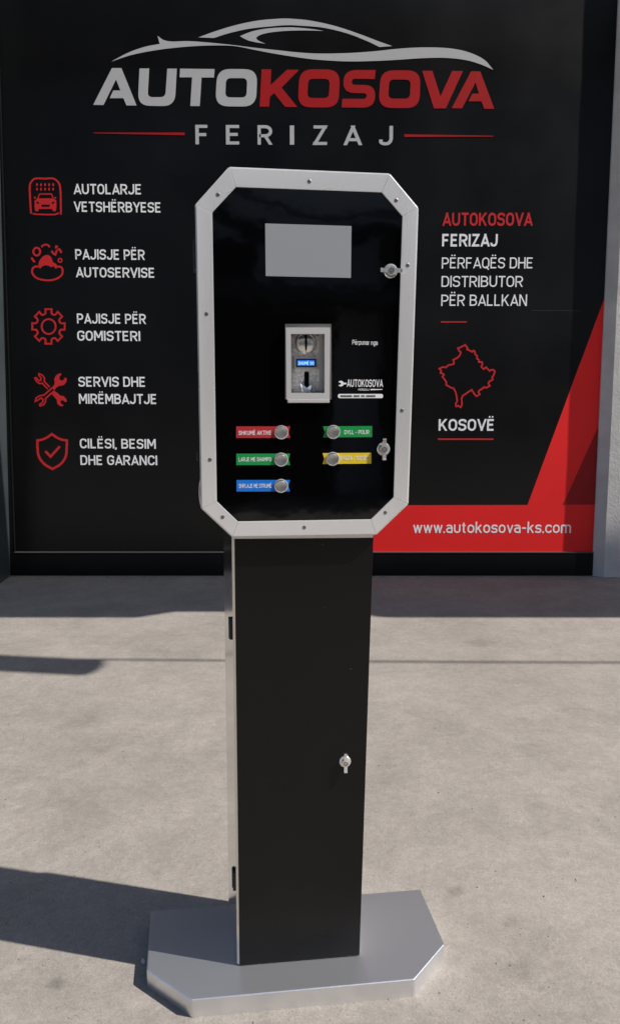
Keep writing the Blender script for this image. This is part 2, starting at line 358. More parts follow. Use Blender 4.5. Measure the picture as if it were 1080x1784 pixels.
def rounded(pts, rads, n=6, k_=1.0):
    out = []; N = len(pts)
    for i, p in enumerate(pts):
        r = rads[i] if isinstance(rads, (list, tuple)) else rads
        p = Vector(p); a = Vector(pts[i-1]); b = Vector(pts[(i+1) % N])
        if r <= 0: out.append(tuple(p)); continue
        da = (a-p); db = (b-p); ra = min(r, da.length*.49); rb = min(r, db.length*.49)
        A = p+da.normalized()*ra; B = p+db.normalized()*rb
        for k in range(n+1):
            t = k/n; w_ = (1-t)**2+2*t*(1-t)*k_+t*t; q = (A*(1-t)**2+p*2*t*(1-t)*k_+B*t*t)/w_; out.append((q.x, q.y))
    return out
def circle(cx, cy, r, n=36, ry=None):
    ry = ry or r; return [(cx+r*math.cos(2*math.pi*i/n), cy+ry*math.sin(2*math.pi*i/n)) for i in range(n)]
def stroke(pts, wd, closed=False):
    """outline loops of a line of width wd"""
    P = [Vector(p) for p in pts]; N = len(P); L = []; Rr = []
    for i in range(N):
        a = P[i-1] if (i or closed) else None; b = P[(i+1) % N] if (i < N-1 or closed) else None
        d1 = (P[i]-a).normalized() if a is not None else None; d2 = (b-P[i]).normalized() if b is not None else None
        if d1 is None: d1 = d2
        if d2 is None: d2 = d1
        t = (d1+d2); t = t.normalized() if t.length > 1e-6 else d1
        nn = Vector((-t.y, t.x)); c = max(.45, nn.dot(Vector((-d1.y, d1.x))))
        L.append(tuple(P[i]+nn*wd/2/c)); Rr.append(tuple(P[i]-nn*wd/2/c))
    return [L, Rr] if closed else [L+Rr[::-1]]
def mapl(loops, f): return [[f(x, y) for x, y in lp] for lp in loops]

# ================================================================ THE SETTING
def plane_sheet(name, x0, x1, y0, y1, z, m):
    bm = bmesh.new(); v = [bm.verts.new(p) for p in ((x0,y0,z),(x1,y0,z),(x1,y1,z),(x0,y1,z))]; bm.faces.new(v)
    return from_bm(name, bm, m)
tag(plane_sheet('ground', -150, 150, -150, 150, 0, M['concrete']), kind='structure')

# building: facade around the bay of the advertising panel
bx0, bz = W(19, 1003)[0], 5.05
bx1 = W(1031, 1003)[0]
bld = empty('building', (0, WALLY, 0)); tag(bld, 'grey rendered building front around the black panel bay, mostly above the frame', 'building')
box('wall', -14, bx0-.30, .05, 6, 0, 5.6, M['facade'], bld)
box('wall', bx1+.9, 16, .05, 6, 0, 5.6, M['facade'], bld)
box('lintel', bx0-.30, bx1+.9, .05, 6, bz, 5.6, M['facade'], bld)
# right pier, its reveal splayed towards the corner
PR = .058
px1, _ = W(1051, 1003, PR)
bm = bmesh.new()
foot = [(bx1, WALLY), (px1, WALLY-PR), (px1+.80, WALLY-PR), (px1+.80, WALLY+.05), (bx1, WALLY+.05)]
tx = W(1077, 0)[0]-bx1
NZ = 26
prev = None
for k in range(NZ+1):
    z = bz*k/NZ; s = z/4.6
    ring = []
    for i, (x, y) in enumerate(foot):
        j = .0035*(mnoise.noise(Vector((x*3, i*2.7, z*2.2)))) if i in (1,) else 0
        ring.append(bm.verts.new((x+tx*s+j, y+j*.4, z)))
    if prev:
        for i in range(5): bm.faces.new((prev[i], prev[(i+1) % 5], ring[(i+1) % 5], ring[i]))
    else: bm.faces.new(ring[::-1])
    prev = ring
bm.faces.new(prev)
pr = from_bm('pier', bm, M['plaster']); tag(pr, 'light grey rough plaster pier at the right edge beside the black panel', 'pier')
# left pier: dark painted reveal
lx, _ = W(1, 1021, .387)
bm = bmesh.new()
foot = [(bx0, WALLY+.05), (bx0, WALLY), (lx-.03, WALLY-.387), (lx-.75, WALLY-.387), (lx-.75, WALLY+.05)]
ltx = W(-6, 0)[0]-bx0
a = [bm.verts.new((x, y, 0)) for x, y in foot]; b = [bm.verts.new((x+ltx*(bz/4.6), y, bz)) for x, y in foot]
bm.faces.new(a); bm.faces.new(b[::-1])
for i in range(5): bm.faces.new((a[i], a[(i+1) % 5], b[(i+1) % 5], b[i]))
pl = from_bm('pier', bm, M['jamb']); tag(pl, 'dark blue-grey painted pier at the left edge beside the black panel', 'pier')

# ---------------------------------------------------------------- advertising panel
ad = empty('advertising_panel', (0, WALLY, 0))
tag(ad, 'large black advertising panel with silver and red lettering filling the wall bay behind the kiosk', 'sign')
zr = W(500, 962)[1]
quad = [(bx0-.005, .0), (bx1+.005, .0), (bx1+tx*bz/4.6+.005, bz), (bx0+ltx*bz/4.6-.005, bz)]
prism('panel_sheet', quad, .02, .06, M['panel'], ad)          # front face 2 cm behind the rail
il = [W(27, 962, -.02), W(5, 280, -.02)]
d = (il[1][0]-il[0][0])/(il[1][1]-il[0][1])
inx = lambda z: il[0][0]+d*(z-il[0][1])
# frame pieces
prism('side_rail', [(bx0+.001, zr), (inx(zr), zr), (inx(bz), bz), (bx0+ltx*bz/4.6+.001, bz)], -.004, .0195, M['rail'], ad)
prism('bottom_rail', [(bx0+.001, .004), (bx1-.002, .004), (bx1-.002, zr-.006), (bx0+.001, zr-.006)], -.006, .0195, M['rail'], ad, bev=.002)
prism('edge_bead', [(inx(zr), zr-.0055), (bx1-.002, zr-.0055), (bx1-.002, zr+.001), (inx(zr), zr+.001)], -.009, .0195, M['rail_edge'], ad)  # edge highlight put into the bead's pale colour
prism('edge_bead', [(inx(zr), zr+.0015), (inx(zr)+.006, zr+.0015), (inx(bz)+.006, bz), (inx(bz), bz)], -.006, .0195, M['rail'], ad)

F0 = -.0195                      # print sits on the sheet
Wp = lambda x, y: W(x, y, F0)
def sh(name, loops, m, th=.0012, off=F0, label=None): return flat(name, mapl(loops, Wp), off, th, m, ad, label)
# red areas
def right_x(y): return 1077-46*y/1003.0 - 1
sh('red_wedge', [[(918, 880), (right_x(519), 519), (right_x(879.5), 879.5)]], M['bred'])
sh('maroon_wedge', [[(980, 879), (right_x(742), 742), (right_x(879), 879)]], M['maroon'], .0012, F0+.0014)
sh('red_band', [[(590, 880.5), (right_x(880), 879.5), (right_x(961), 961), (556, 961)]], M['bred'])

# ---- logo car outline (coordinates read off two enlargements)
A1 = lambda X, Y: (150+X/2.919, 20+Y/2.919)
A2 = lambda X, Y: (500+X/2.919, 20+Y/2.919)
def pa(f, *pts): return [(*f(p[0], p[1]), *p[2:]) for p in pts]
c = 'c'
swoosh = pa(A1, (130, 255, c), (215, 210), (300, 180), (376, 165, c), (370, 145), (365, 124, c), (395, 145), (440, 153), (520, 151), (620, 158), (740, 170), (860, 185), (1000, 200)) + \
         pa(A2, (30, 206), (150, 214), (300, 212), (440, 203), (560, 190), (690, 183), (820, 187), (920, 207), (1000, 245), (1047, 297, c), (980, 268), (900, 246), (800, 236), (680, 238), (560, 246), (440, 252), (300, 254), (150, 245)) + \
         pa(A1, (1080, 234), (960, 215), (860, 196), (770, 178), (700, 173), (600, 174), (480, 182), (350, 198), (230, 222))
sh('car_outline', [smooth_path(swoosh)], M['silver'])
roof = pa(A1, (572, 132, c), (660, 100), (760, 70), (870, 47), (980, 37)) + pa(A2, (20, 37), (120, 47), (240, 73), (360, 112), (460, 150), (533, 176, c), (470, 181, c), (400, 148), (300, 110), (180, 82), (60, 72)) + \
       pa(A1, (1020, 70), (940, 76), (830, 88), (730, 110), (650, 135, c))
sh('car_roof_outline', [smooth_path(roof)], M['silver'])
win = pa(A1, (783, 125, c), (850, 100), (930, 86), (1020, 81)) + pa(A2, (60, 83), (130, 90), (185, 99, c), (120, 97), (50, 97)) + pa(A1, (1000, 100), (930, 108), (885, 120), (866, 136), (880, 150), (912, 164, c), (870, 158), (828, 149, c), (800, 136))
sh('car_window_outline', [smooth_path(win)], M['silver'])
# ---- logo letters
def letter(loops, m, f): return sh('logo_letter', [[f(*p) for p in lp] for lp in loops], m)
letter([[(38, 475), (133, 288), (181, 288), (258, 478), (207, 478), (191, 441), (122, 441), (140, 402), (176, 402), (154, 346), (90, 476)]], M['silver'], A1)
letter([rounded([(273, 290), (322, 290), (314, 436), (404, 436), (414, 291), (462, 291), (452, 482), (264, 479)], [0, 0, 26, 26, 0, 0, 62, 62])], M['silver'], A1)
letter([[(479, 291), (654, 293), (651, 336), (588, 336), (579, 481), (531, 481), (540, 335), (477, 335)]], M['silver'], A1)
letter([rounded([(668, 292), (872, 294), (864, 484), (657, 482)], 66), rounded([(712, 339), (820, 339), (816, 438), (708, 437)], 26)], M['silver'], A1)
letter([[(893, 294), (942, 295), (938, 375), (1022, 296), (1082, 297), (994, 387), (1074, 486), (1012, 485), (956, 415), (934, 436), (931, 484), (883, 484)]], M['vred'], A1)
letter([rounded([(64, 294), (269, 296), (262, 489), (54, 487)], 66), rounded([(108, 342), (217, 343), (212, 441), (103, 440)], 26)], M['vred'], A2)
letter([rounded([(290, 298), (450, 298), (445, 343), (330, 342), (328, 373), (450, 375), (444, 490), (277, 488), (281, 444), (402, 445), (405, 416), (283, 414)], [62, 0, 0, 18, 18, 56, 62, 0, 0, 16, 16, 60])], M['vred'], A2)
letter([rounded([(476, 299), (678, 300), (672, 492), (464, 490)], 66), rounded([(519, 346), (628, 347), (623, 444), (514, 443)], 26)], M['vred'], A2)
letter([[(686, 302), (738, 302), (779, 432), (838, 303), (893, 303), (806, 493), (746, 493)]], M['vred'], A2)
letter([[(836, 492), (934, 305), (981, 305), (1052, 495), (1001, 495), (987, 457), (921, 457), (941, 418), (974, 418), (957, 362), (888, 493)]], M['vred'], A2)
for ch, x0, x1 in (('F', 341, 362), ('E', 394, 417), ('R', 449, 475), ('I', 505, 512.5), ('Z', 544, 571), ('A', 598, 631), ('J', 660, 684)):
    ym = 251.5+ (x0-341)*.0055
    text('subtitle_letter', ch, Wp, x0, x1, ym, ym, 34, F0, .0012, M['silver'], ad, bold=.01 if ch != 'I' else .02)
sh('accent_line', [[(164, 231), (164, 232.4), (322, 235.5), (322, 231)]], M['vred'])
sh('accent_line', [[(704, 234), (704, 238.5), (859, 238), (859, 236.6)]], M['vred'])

T = lambda s, x0, x1, yb, ht, m, bold=.014, yb1=None, sp=1.0, of=F0: text('lettering', s, Wp, x0, x1, yb, yb1 if yb1 else yb, ht, of, .0006, m, ad, bold=bold, space=sp)
T('AUTOLARJE', 129, 246, 338.3, 18, M['vwhite'], yb1=338.8); T('VETSHËRBYESE', 129.5, 280, 369, 18, M['vwhite'], yb1=370.5)
T('PAJISJE PËR', 132, 253, 452, 18, M['vwhite'], yb1=453); T('AUTOSERVISE', 133, 269, 483, 17.5, M['vwhite'], yb1=484)
T('PAJISJE PËR', 135, 255, 563.5, 17.5, M['vwhite'], yb1=564.5); T('GOMISTERI', 135.5, 245, 593.5, 17.5, M['vwhite'], yb1=594.3)
T('SERVIS DHE', 137.5, 253, 673.7, 17.5, M['vwhite'], yb1=674); T('MIRËMBAJTJE', 138.5, 272.5, 703.5, 17.5, M['vwhite'], yb1=704)
T('CILËSI, BESIM', 140, 272, 781, 17, M['vwhite'], yb1=782); T('DHE GARANCI', 141, 274.5, 810, 17, M['vwhite'], yb1=810.5)
T('AUTOKOSOVA', 770, 927.5, 393.5, 23, M['ired'], .03); T('FERIZAJ', 769.5, 866, 429.5, 22, M['vwhite'], .03)
T('PËRFAQËS DHE', 769, 926.5, 467.5, 19, M['vwhite'], -.03); T('DISTRIBUTOR', 768.5, 910, 499.8, 19, M['vwhite'], -.03); T('PËR BALLKAN', 768, 917, 532.8, 19.5, M['vwhite'], -.03)
T('KOSOVË', 763.5, 859, 750.5, 20.5, M['vwhite'], .02); T('www.autokosova-ks.com', 719, 993.5, 928.5, 19.5, M['vwhite'], -.012, of=F0+.0016)
sh('accent_line', [[(767.5, 559.8), (812.5, 559.8), (812.5, 562), (767.5, 562)]], M['ired'])
sh('accent_line', [[(762.5, 763.8), (859, 763.8), (859, 766.4), (762.5, 766.4)]], M['ired'])
# ---- map outline
D = lambda X, Y: (740+X/7.714, 580+Y/7.714)
mp_pts = [(440,205),(470,198),(500,180),(540,160),(555,185),(572,205),(562,222),(600,238),(628,255),(645,238),(665,245),(672,285),(700,310),(695,345),(722,360),(722,390),(765,392),(770,420),(755,455),(785,485),(822,462),(835,480),(868,512),(885,498),(915,495),(938,515),(925,560),(900,595),(908,628),(865,652),(848,678),(870,712),(820,738),(790,728),(765,755),(735,768),(715,795),(735,825),(690,852),(660,820),(628,765),(590,788),(545,820),(505,845),(490,885),(497,960),(478,1000),(445,978),(418,988),(410,950),(432,920),(425,860),(412,800),(385,745),(345,735),(310,712),(285,702),(285,660),(258,620),(232,588),(255,562),(225,540),(208,540),(215,505),(192,480),(240,458),(280,465),(310,435),(385,418),(388,395),(378,362),(430,338),(470,298),(480,258),(455,240)]
sh('map_outline', stroke([D(*p) for p in mp_pts], 2.8, True), M['ired'])
# ---- icons
B = lambda X, Y: (40+X/8.5, 300+Y/8.5)
G = lambda X, Y: (40+X/5.58, 520+Y/5.58)
arch = [(125, 615), (112, 400), (105, 220), (125, 150), (175, 100), (230, 92), (330, 96), (440, 92), (500, 120), (545, 180), (558, 260), (565, 400), (568, 628)]
sh('wash_bay_icon', stroke([B(*p) for p in smooth_path([(*p, *(c if i in (0, 12) else '')) for i, p in enumerate(arch)])[:-1]][: 8*12-7] + [B(568, 628)], 3.1) + stroke([B(*p) for p in [(150, 612), (200, 622), (330, 628), (480, 628), (540, 603)]], 2.6), M['ired'])
drops = []
for i in range(5):
    drops.append([B(x, y) for x, y in circle(213+60*i, 185+(i % 2)*2, 13, 10, 24)]); drops.append([B(x, y) for x, y in circle(213+60*i, 252, 12, 10, 23)])
sh('water_drops_icon', drops, M['ired'])
carb = rounded([(178, 420), (215, 395), (245, 315), (432, 313), (462, 390), (500, 420), (500, 520), (492, 578), (448, 578), (440, 545), (238, 545), (232, 578), (188, 578), (178, 520)], [10, 6, 12, 12, 6, 10, 4, 4, 4, 4, 4, 4, 4, 4], 3)
wn = [(258, 332), (420, 332), (448, 388), (228, 388)]
hl1 = [(200, 438), (235, 440), (250, 466), (215, 470)]; hl2 = [(475, 438), (440, 440), (426, 466), (462, 470)]; gr = [(275, 480), (402, 480), (398, 515), (280, 515)]
sh('car_icon', [[B(*p) for p in lp] for lp in (carb, wn, hl1, hl2, gr)] + [[B(*p) for p in circle(182, 378, 14, 10, 16)], [B(*p) for p in circle(486, 380, 14, 10, 14)]], M['ired'])
foam = [stroke([B(*p) for p in circle(210, 1177, 50, 28, 58)], 3.2, True), stroke([B(*p) for p in circle(556, 1306, 26, 20, 28)], 2.2, True),
        stroke([B(*p) for p in [(278, 1108), (310, 1080), (350, 1070), (385, 1085), (402, 1112)]], 3),
        stroke([B(*p) for p in [(130, 1265), (155, 1300), (180, 1335)]], 3.4), stroke([B(*p) for p in [(430, 1165), (455, 1205), (485, 1222), (500, 1180), (512, 1140), (545, 1140), (578, 1195)]], 3.4), stroke([B(*p) for p in [(505, 1085), (497, 1115), (520, 1140)]], 4)]
bowl = [(240, 1405), (200, 1395), (155, 1420), (142, 1480), (175, 1540), (240, 1580), (340, 1600), (430, 1598), (520, 1570), (580, 1520), (593, 1460), (575, 1410), (540, 1398), (505, 1408)]
for nm, ss in zip(('bubble_icon',)*6, foam): sh(nm, ss, M['ired'])
sh('foam_icon', stroke([B(*p) for p in smooth_path([(*p, *(c if i in (0, 13) else '')) for i, p in enumerate(bowl)])[: 8*13]], 3.2), M['ired'])
sh('foam_icon', [[B(*p) for p in smooth_path([(235, 1400, c), (245, 1330), (290, 1260), (360, 1224), (420, 1255), (450, 1330), (500, 1362), (510, 1410), (490, 1432, c), (460, 1395), (420, 1410, c), (390, 1385), (335, 1380), (285, 1400), (262, 1430, c)])]], M['ired'])
gear = []
for k in range(8):
    a0 = k*math.pi/4 - math.pi/2
    for da, r in ((-.30, 118), (-.22, 128), (-.19, 160), (.19, 160), (.22, 128), (.30, 118)):
        gear.append(G(252+r*math.cos(a0+da), 272+r*1.07*math.sin(a0+da)))
sh('gear_icon', stroke(gear, 3.0, True), M['ired']); sh('gear_icon', stroke([G(*p) for p in circle(254, 273, 68, 40, 72)], 3.0, True), M['ired'])
fillA = [(290, 862), (310, 835), (312, 812), (308, 782), (325, 748), (358, 728), (382, 733), (358, 760), (360, 790), (392, 800), (412, 768), (428, 776), (426, 810), (402, 842), (358, 850), (338, 858), (304, 896)]
sh('wrench_icon', [[G(*p) for p in fillA]], M['ired'])
sh('wrench_icon', stroke([G(*p) for p in [(291, 866), (206, 942), (168, 945), (133, 966), (124, 1000), (150, 988), (180, 966), (200, 985), (194, 1012), (166, 1030), (172, 1045), (205, 1034), (224, 1002), (222, 974), (303, 900)]], 2.4), M['ired'])
sh('wrench_icon', stroke([G(*p) for p in [(264, 862), (210, 804), (213, 775), (194, 746), (160, 731), (158, 748), (180, 772), (178, 796), (160, 800), (132, 770), (119, 773), (138, 808), (165, 828), (192, 824), (244, 880)]], 2.3), M['ired'])
sh('wrench_icon', [[G(*p) for p in [(310, 896), (366, 944), (398, 950), (424, 976), (430, 1003), (414, 1008), (388, 986), (366, 1000), (374, 1024), (398, 1036), (390, 1048), (360, 1045), (337, 1020), (333, 985), (284, 928)]]], M['ired'])
shield = smooth_path([(284, 1318, c), (330, 1350), (380, 1372), (430, 1380, c), (428, 1460), (418, 1540), (370, 1610), (290, 1658, c), (212, 1610), (160, 1540), (146, 1460), (144, 1380, c), (190, 1372), (240, 1350)])
sh('shield_icon', stroke([G(*p) for p in shield], 4.0, True), M['ired'])
sh('tick_icon', stroke([G(*p) for p in [(222, 1485), (272, 1538), (362, 1438)]], 4.2), M['ired'])
# a small scuff where two sheets of film meet
sh('film_seam', [[(925, 540.6), (1010, 541.4), (1010, 541.9), (925, 541.1)]], M['rail_edge'], .0006)

# ================================================================ THE KIOSK
kz = empty('payment_kiosk', (KP.x, KP.y, 0), KYAW)
tag(kz, 'tall black and steel payment kiosk with octagonal control head on a low steel foot', 'kiosk')
# foot
def gl(x, y):
    q = on_plane(x, y, Vector((0, 0, BT)), Vector((0, 0, 1)))-KP; return (q.dot(KU), q.dot(KN))
fp = [gl(334, 1742), gl(722, 1706), gl(774, 1645), gl(732, 1549), gl(263, 1587), gl(256, 1690)]
bm = bmesh.new(); a = [bm.verts.new((*p, .0)) for p in fp]; b = [bm.verts.new((*p, BT)) for p in fp]
bm.faces.new(a[::-1]); bm.faces.new(b)
for i in range(6): bm.faces.new((a[i], a[(i+1) % 6], b[(i+1) % 6], b[i]))
bmesh.ops.bevel(bm, geom=[e for e in bm.edges if e.verts[0].co.z+e.verts[1].co.z > BT*.9], offset=.0022, segments=3, affect='EDGES')
ft = from_bm('foot_plate', bm, M['foot'], kz)
# column shell: front outline (u,z), slightly wider towards the head
cB = [K(413.5, 1684), K(627.5, 1665)]; cT = [K(404, 936), K(652, 933)]
z0, z1 = BT+.0012, 1.135
u0b, u1b, u0t, u1t = cB[0][0], cB[1][0], cT[0][0], cT[1][0]
bm = bmesh.new(); DP = .2
a = [bm.verts.new(p) for p in ((u0b, .003, z0), (u1b-.0022, .003, z0), (u1b-.002, DP, z0), (u0b-.019, DP, z0))]
b = [bm.verts.new(p) for p in ((u0t, .003, z1), (u1t-.0022, .003, z1), (u1t-.002, DP, z1), (u0t-.019, DP, z1))]
bm.faces.new(a[::-1]); bm.faces.new(b)
for i in range(4): bm.faces.new((a[i], a[(i+1) % 4], b[(i+1) % 4], b[i]))
bmesh.ops.bevel(bm, geom=[e for e in bm.edges if abs(e.verts[0].co.z-e.verts[1].co.z) > .5], offset=.0018, segments=2, affect='EDGES')
from_bm('column_shell', bm, M['side'], kz)
dq = [K(417.5, 1682, .001), K(626.3, 1664, .001), K(650.5, 937.5, .001), K(408.5, 939.5, .001)]
dr = prism('column_door', [(u, max(z, BT+.002)) for u, z in dq], -.001, .0026, M['door'], kz, bev=.0012)
# specks on the door
for x, y, r in ((562, 949, .0011), (565, 1058, .0009), (611, 1165, .0013)):
    u, z = K(x, y); lathe('paint_chip', u, z, [(r*.8, .0011), (r*.6, .0014), (0, .0014)], M['screw'], dr, 8)
# hinges on the column's left side
def hinge(z, hh, u, parent, n0=.018):
    bm = bmesh.new(); bbox(bm, u-.007, u+.001, n0+.006, n0+.034, z-hh*.78, z+hh*.55, .0012)
    bbox(bm, u-.009, u+.001, n0-.014, n0+.004, z-hh, z+hh, .0015)
    o = from_bm('hinge', bm, M['black'], parent)
    bm = bmesh.new(); bmesh.ops.create_cone(bm, cap_ends=True, segments=14, radius1=.0042, radius2=.0042, depth=hh*2.15, matrix=Matrix.Translation((u-.007, n0+.005, z)))
    from_bm('hinge_pin', bm, M['black'], o, True)
for yy, x in ((1099, 405), (1540, 410)):
    z = K(x, yy)[1]; hinge(z, .024, u0b+(u0t-u0b)*(z/z1)+.001, kz, .022)
# --- head
HO = .022
O8 = [(400, 292), (678.5, 303.5), (727.5, 362), (709.8, 877.5), (654.8, 930.5), (405.5, 934.5), (352, 885), (342, 357)]
I8 = [(411.3, 325.6), (664.8, 335), (700.8, 376.5), (685.4, 866.6), (646, 905), (414.5, 908.8), (378, 873.8), (370, 370)]
Oh = [K(*p, HO) for p in O8]; Ih = [K(*p, HO) for p in I8]
cx = sum(p[0] for p in Oh)/8; cz = sum(p[1] for p in Oh)/8
ins = lambda P, s: [(cx+(u-cx)*s, cz+(z-cz)*(1-(1-s)*.6)) for u, z in P]
shell = ins(Oh, .985)
prism('head_shell', shell, -HO+.0035, .165, M['side'], kz, caps=(False, True))
ring = ins(Oh, .988)
# frame strips, mitred at the corners
for i in range(8):
    j = (i+1) % 8
    o1, o2, i1, i2 = Vector(Oh[i]), Vector(Oh[j]), Vector(Ih[i]), Vector(Ih[j])
    t = (o2-o1).normalized()*.0002
    vert = i in (2, 6, 1, 3, 5, 7)
    prism('frame_strip', [tuple(o1+t), tuple(o2-t), tuple(i2-t), tuple(i1+t)], -HO, -HO+.003, M['steel_v'] if vert else M['steel'], kz, bev=.0007)
    # the folded rim that runs round the outside of the strip
    n2 = Vector((t.y, -t.x)).normalized()
    if (o1+n2-Vector((cx, cz))).length < (o1-Vector((cx, cz))).length: n2 = -n2
    prism('frame_rim', [tuple(o1+t-n2*.0005), tuple(o2-t-n2*.0005), tuple(o2-t-n2*.0025), tuple(o1+t-n2*.0025)], -HO+.0032, -HO+.045, M['steel'], kz)
for x, y in ((539, 316), (380, 339), (690, 349), (710, 462), (360, 547), (700, 715), (366, 801), (388, 901), (530, 919), (671, 893)):
    u, z = K(x, y, HO)
    o = lathe('screw', u, z, [(.0044, HO-.001), (.0044, HO+.0002), (.0034, HO+.0007), (.0018, HO+.0007), (.0016, HO+.0001), (0, HO+.0001)], M['screw'], kz, 20)
# glass panel with the coin opening cut out
opx = [(507, 581.6), (565.5, 581.6), (565.5, 684.4), (507, 684.4)]
GO = HO-.005                                            # front face of the black panel
k_ = ins(Ih, 1.012)
flat('black_panel', [k_, [K(*p, GO) for p in opx]], GO-.004, .004, M['glass'], kz)
# screen
flat('screen', [[K(*p, GO) for p in ((462, 389.5), (612, 394), (611, 484.3), (463, 481))]], GO+.0001, .0012, M['screen'], kz)
# --- coin acceptor
ca = empty('coin_acceptor', (0, 0, 0)); ca.parent = kz
Kg = lambda x, y, o=GO: K(x, y, o)
flat('backing_plate', [[Kg(*p) for p in ((496.5, 564.5), (577, 564.5), (577.5, 696), (496.5, 696))], [Kg(*p) for p in ((508, 583), (565, 583), (565, 684), (508, 684))]], GO, .002, M['screw'], ca)
bo = GO+.012
flat('bezel', [[K(*p, bo) for p in ((498, 570.4), (575, 570.4), (574.3, 695.5), (499, 695.5))], [K(*p, bo) for p in ((507, 581.6), (565.8, 581.6), (565.5, 684.6), (507.3, 684.6))]], GO+.002, .010, M['bezel'], ca)
bl = [K(x, y, bo) for x, y in ((500.5, 695.8), (574, 695.8), (574, 701.8), (502, 701.8))]
prism('bezel_lip', bl, -GO-.013, -GO-.001, M['bezel'], ca, bev=.001)
RO = GO-.019                                            # recessed cast plate
rp = [K(x, y, RO) for x, y in ((504, 578), (557, 578), (557, 689), (504, 689))]
prism('cast_plate', rp, -RO, -RO+.003, M['cast'], ca)
q = [K(x, y, GO) for x, y in ((557, 578), (570, 578), (570, 689), (557, 689))]
prism('side_cheek', q, -RO-.003, -RO+.003, M['bezel'], ca)
for (x, y) in ((510.5, 584.5), (553, 584), (510, 680), (554.5, 679.5)):
    u, z = K(x, y, RO); lathe('plate_screw', u, z, [(.0036, RO), (.0036, RO+.001), (.0026, RO+.0022), (0, RO+.0024)], M['chrome'], ca, 16)
u, z = K(532.4, 598.5, RO); dr_ = .0232
lathe('coin_disc', u, z, [(dr_, RO), (dr_, RO+.003), (dr_*.93, RO+.0045), (dr_*.88, RO+.0028), (dr_*.55, RO+.0065), (dr_*.2, RO+.008), (0, RO+.008)], M['chrome'], ca, 40)
flat('coin_slot', [[(u-.0016, z+.020), (u+.0016, z+.020), (u+.0026, z+.004), (u+.0022, z-.010), (u, z-.020), (u-.0022, z-.010), (u-.0026, z+.004)]], RO+.0083, .0004, M['hole'], ca)
ds = [K(x, y, RO) for x, y in ((512.5, 622.5), (551.5, 622.5), (551.5, 645.5), (512.5, 645.5))]
prism('display_housing', ds, -RO-.006, -RO, M['bezel'], ca, bev=.001)
o6 = RO+.0062
flat('display_surround', [[K(x, y, o6) for x, y in ((515.6, 625), (551, 625), (551, 639.8), (515.6, 639.8))]], RO+.006, .0008, M['ink'], ca)
flat('display', [[K(x, y, o6) for x, y in ((518, 627.5), (548, 627.5), (548, 637.3), (518, 637.3))]], RO+.0069, .0006, M['lcd'], ca)
text('display_text', 'SHUMË 00', lambda x, y: K(x, y, o6), 519.5, 546.5, 635.4, 635.4, 5.4, RO+.0076, .0003, M['lcdtext'], ca, bold=0)
sp = [K(x, y, RO) for x, y in ((529.9, 647.5), (538, 647.5), (538, 673.5), (529.9, 673.5))]
flat('return_slot', [rounded(sp, [.0045, .0045, 0, 0])], RO+.0006, .0005, M['hole'], ca)
u, z = K(533.6, 670, RO)
bm = bmesh.new()                                        # chromed half cup under the slot
rr = .0155
prev = None
for k in range(15):
    t = math.pi*k/14; x = u-rr*math.cos(t); yy = -RO-.001-.010*math.sin(t)
    top = z+.006-.010*math.sin(t); r = [bm.verts.new((x, yy, top)), bm.verts.new((x*.8+u*.2, yy*.8-RO*.2, z-.020)), bm.verts.new((x*.9+u*.1, yy*.9-RO*.1+.0006, top))]
    if prev: bm.faces.new((prev[0], r[0], r[1], prev[1])); bm.faces.new((prev[2], r[2], r[0], prev[0]))
    prev = r
from_bm('coin_cup', bm, M['chrome'], ca, True)
flat('cup_slot', [[(u-.0045, z+.006), (u+.0045, z+.006), (u+.004, z-.004), (u, z-.007), (u-.004, z-.004)]], RO+.0112, .0004, M['hole'], ca)

# --- printing beside the coin acceptor (square code left out)
Kp = lambda x, y: K(x, y, GO)
text('print_line', 'Përpunar nga', Kp, 613.5, 657.5, 600.3, 601.2, 8.2, GO, .0004, M['l_white'], kz, bold=-.02)
text('print_line', 'AUTOKOSOVA', Kp, 604, 667, 674, 674.2, 13, GO, .0004, M['l_white'], kz, bold=.0)
text('print_line', 'FERIZAJ', Kp, 624, 642.5, 680.4, 680.4, 3.3, GO, .0004, M['l_white'], kz, bold=.0)
flat('print_bar', [[Kp(*p) for p in ((645, 677.6), (666, 678), (666, 679), (645, 679.8))]], GO, .0004, M['l_white'], kz)
E5 = lambda X, Y: Kp(480+X/4.909, 550+Y/4.909)
flat('print_wrench', [[E5(*p) for p in [(540, 562), (556, 556), (572, 560), (582, 572), (604, 574), (606, 586), (582, 588), (574, 600), (556, 606), (542, 600), (538, 592), (552, 592), (562, 582), (552, 572), (540, 570)]]], GO, .0004, M['l_white'], kz)
pill = flat('print_pill', [[Kp(*p) for p in rounded([(588.5, 686.3), (667, 686.3), (667, 693.6), (588.5, 693.6)], 3.6)]], GO, .0004, M['l_white'], kz)
marks = []
x = 593.0
rm = random.Random(3)
for wlen in (10, 5, 3, 8):
    for i in range(wlen):
        marks.append([Kp(*p) for p in ((x, 688.3+rm.random()*.5), (x+1.4, 688.3), (x+1.4, 691.6), (x, 691.6-rm.random()*.4))]); x += 2.05
    x += 2.6
marks = [mk for mk in marks]
flat('pill_print', marks, GO+.0004, .0003, M['ink'], pill)

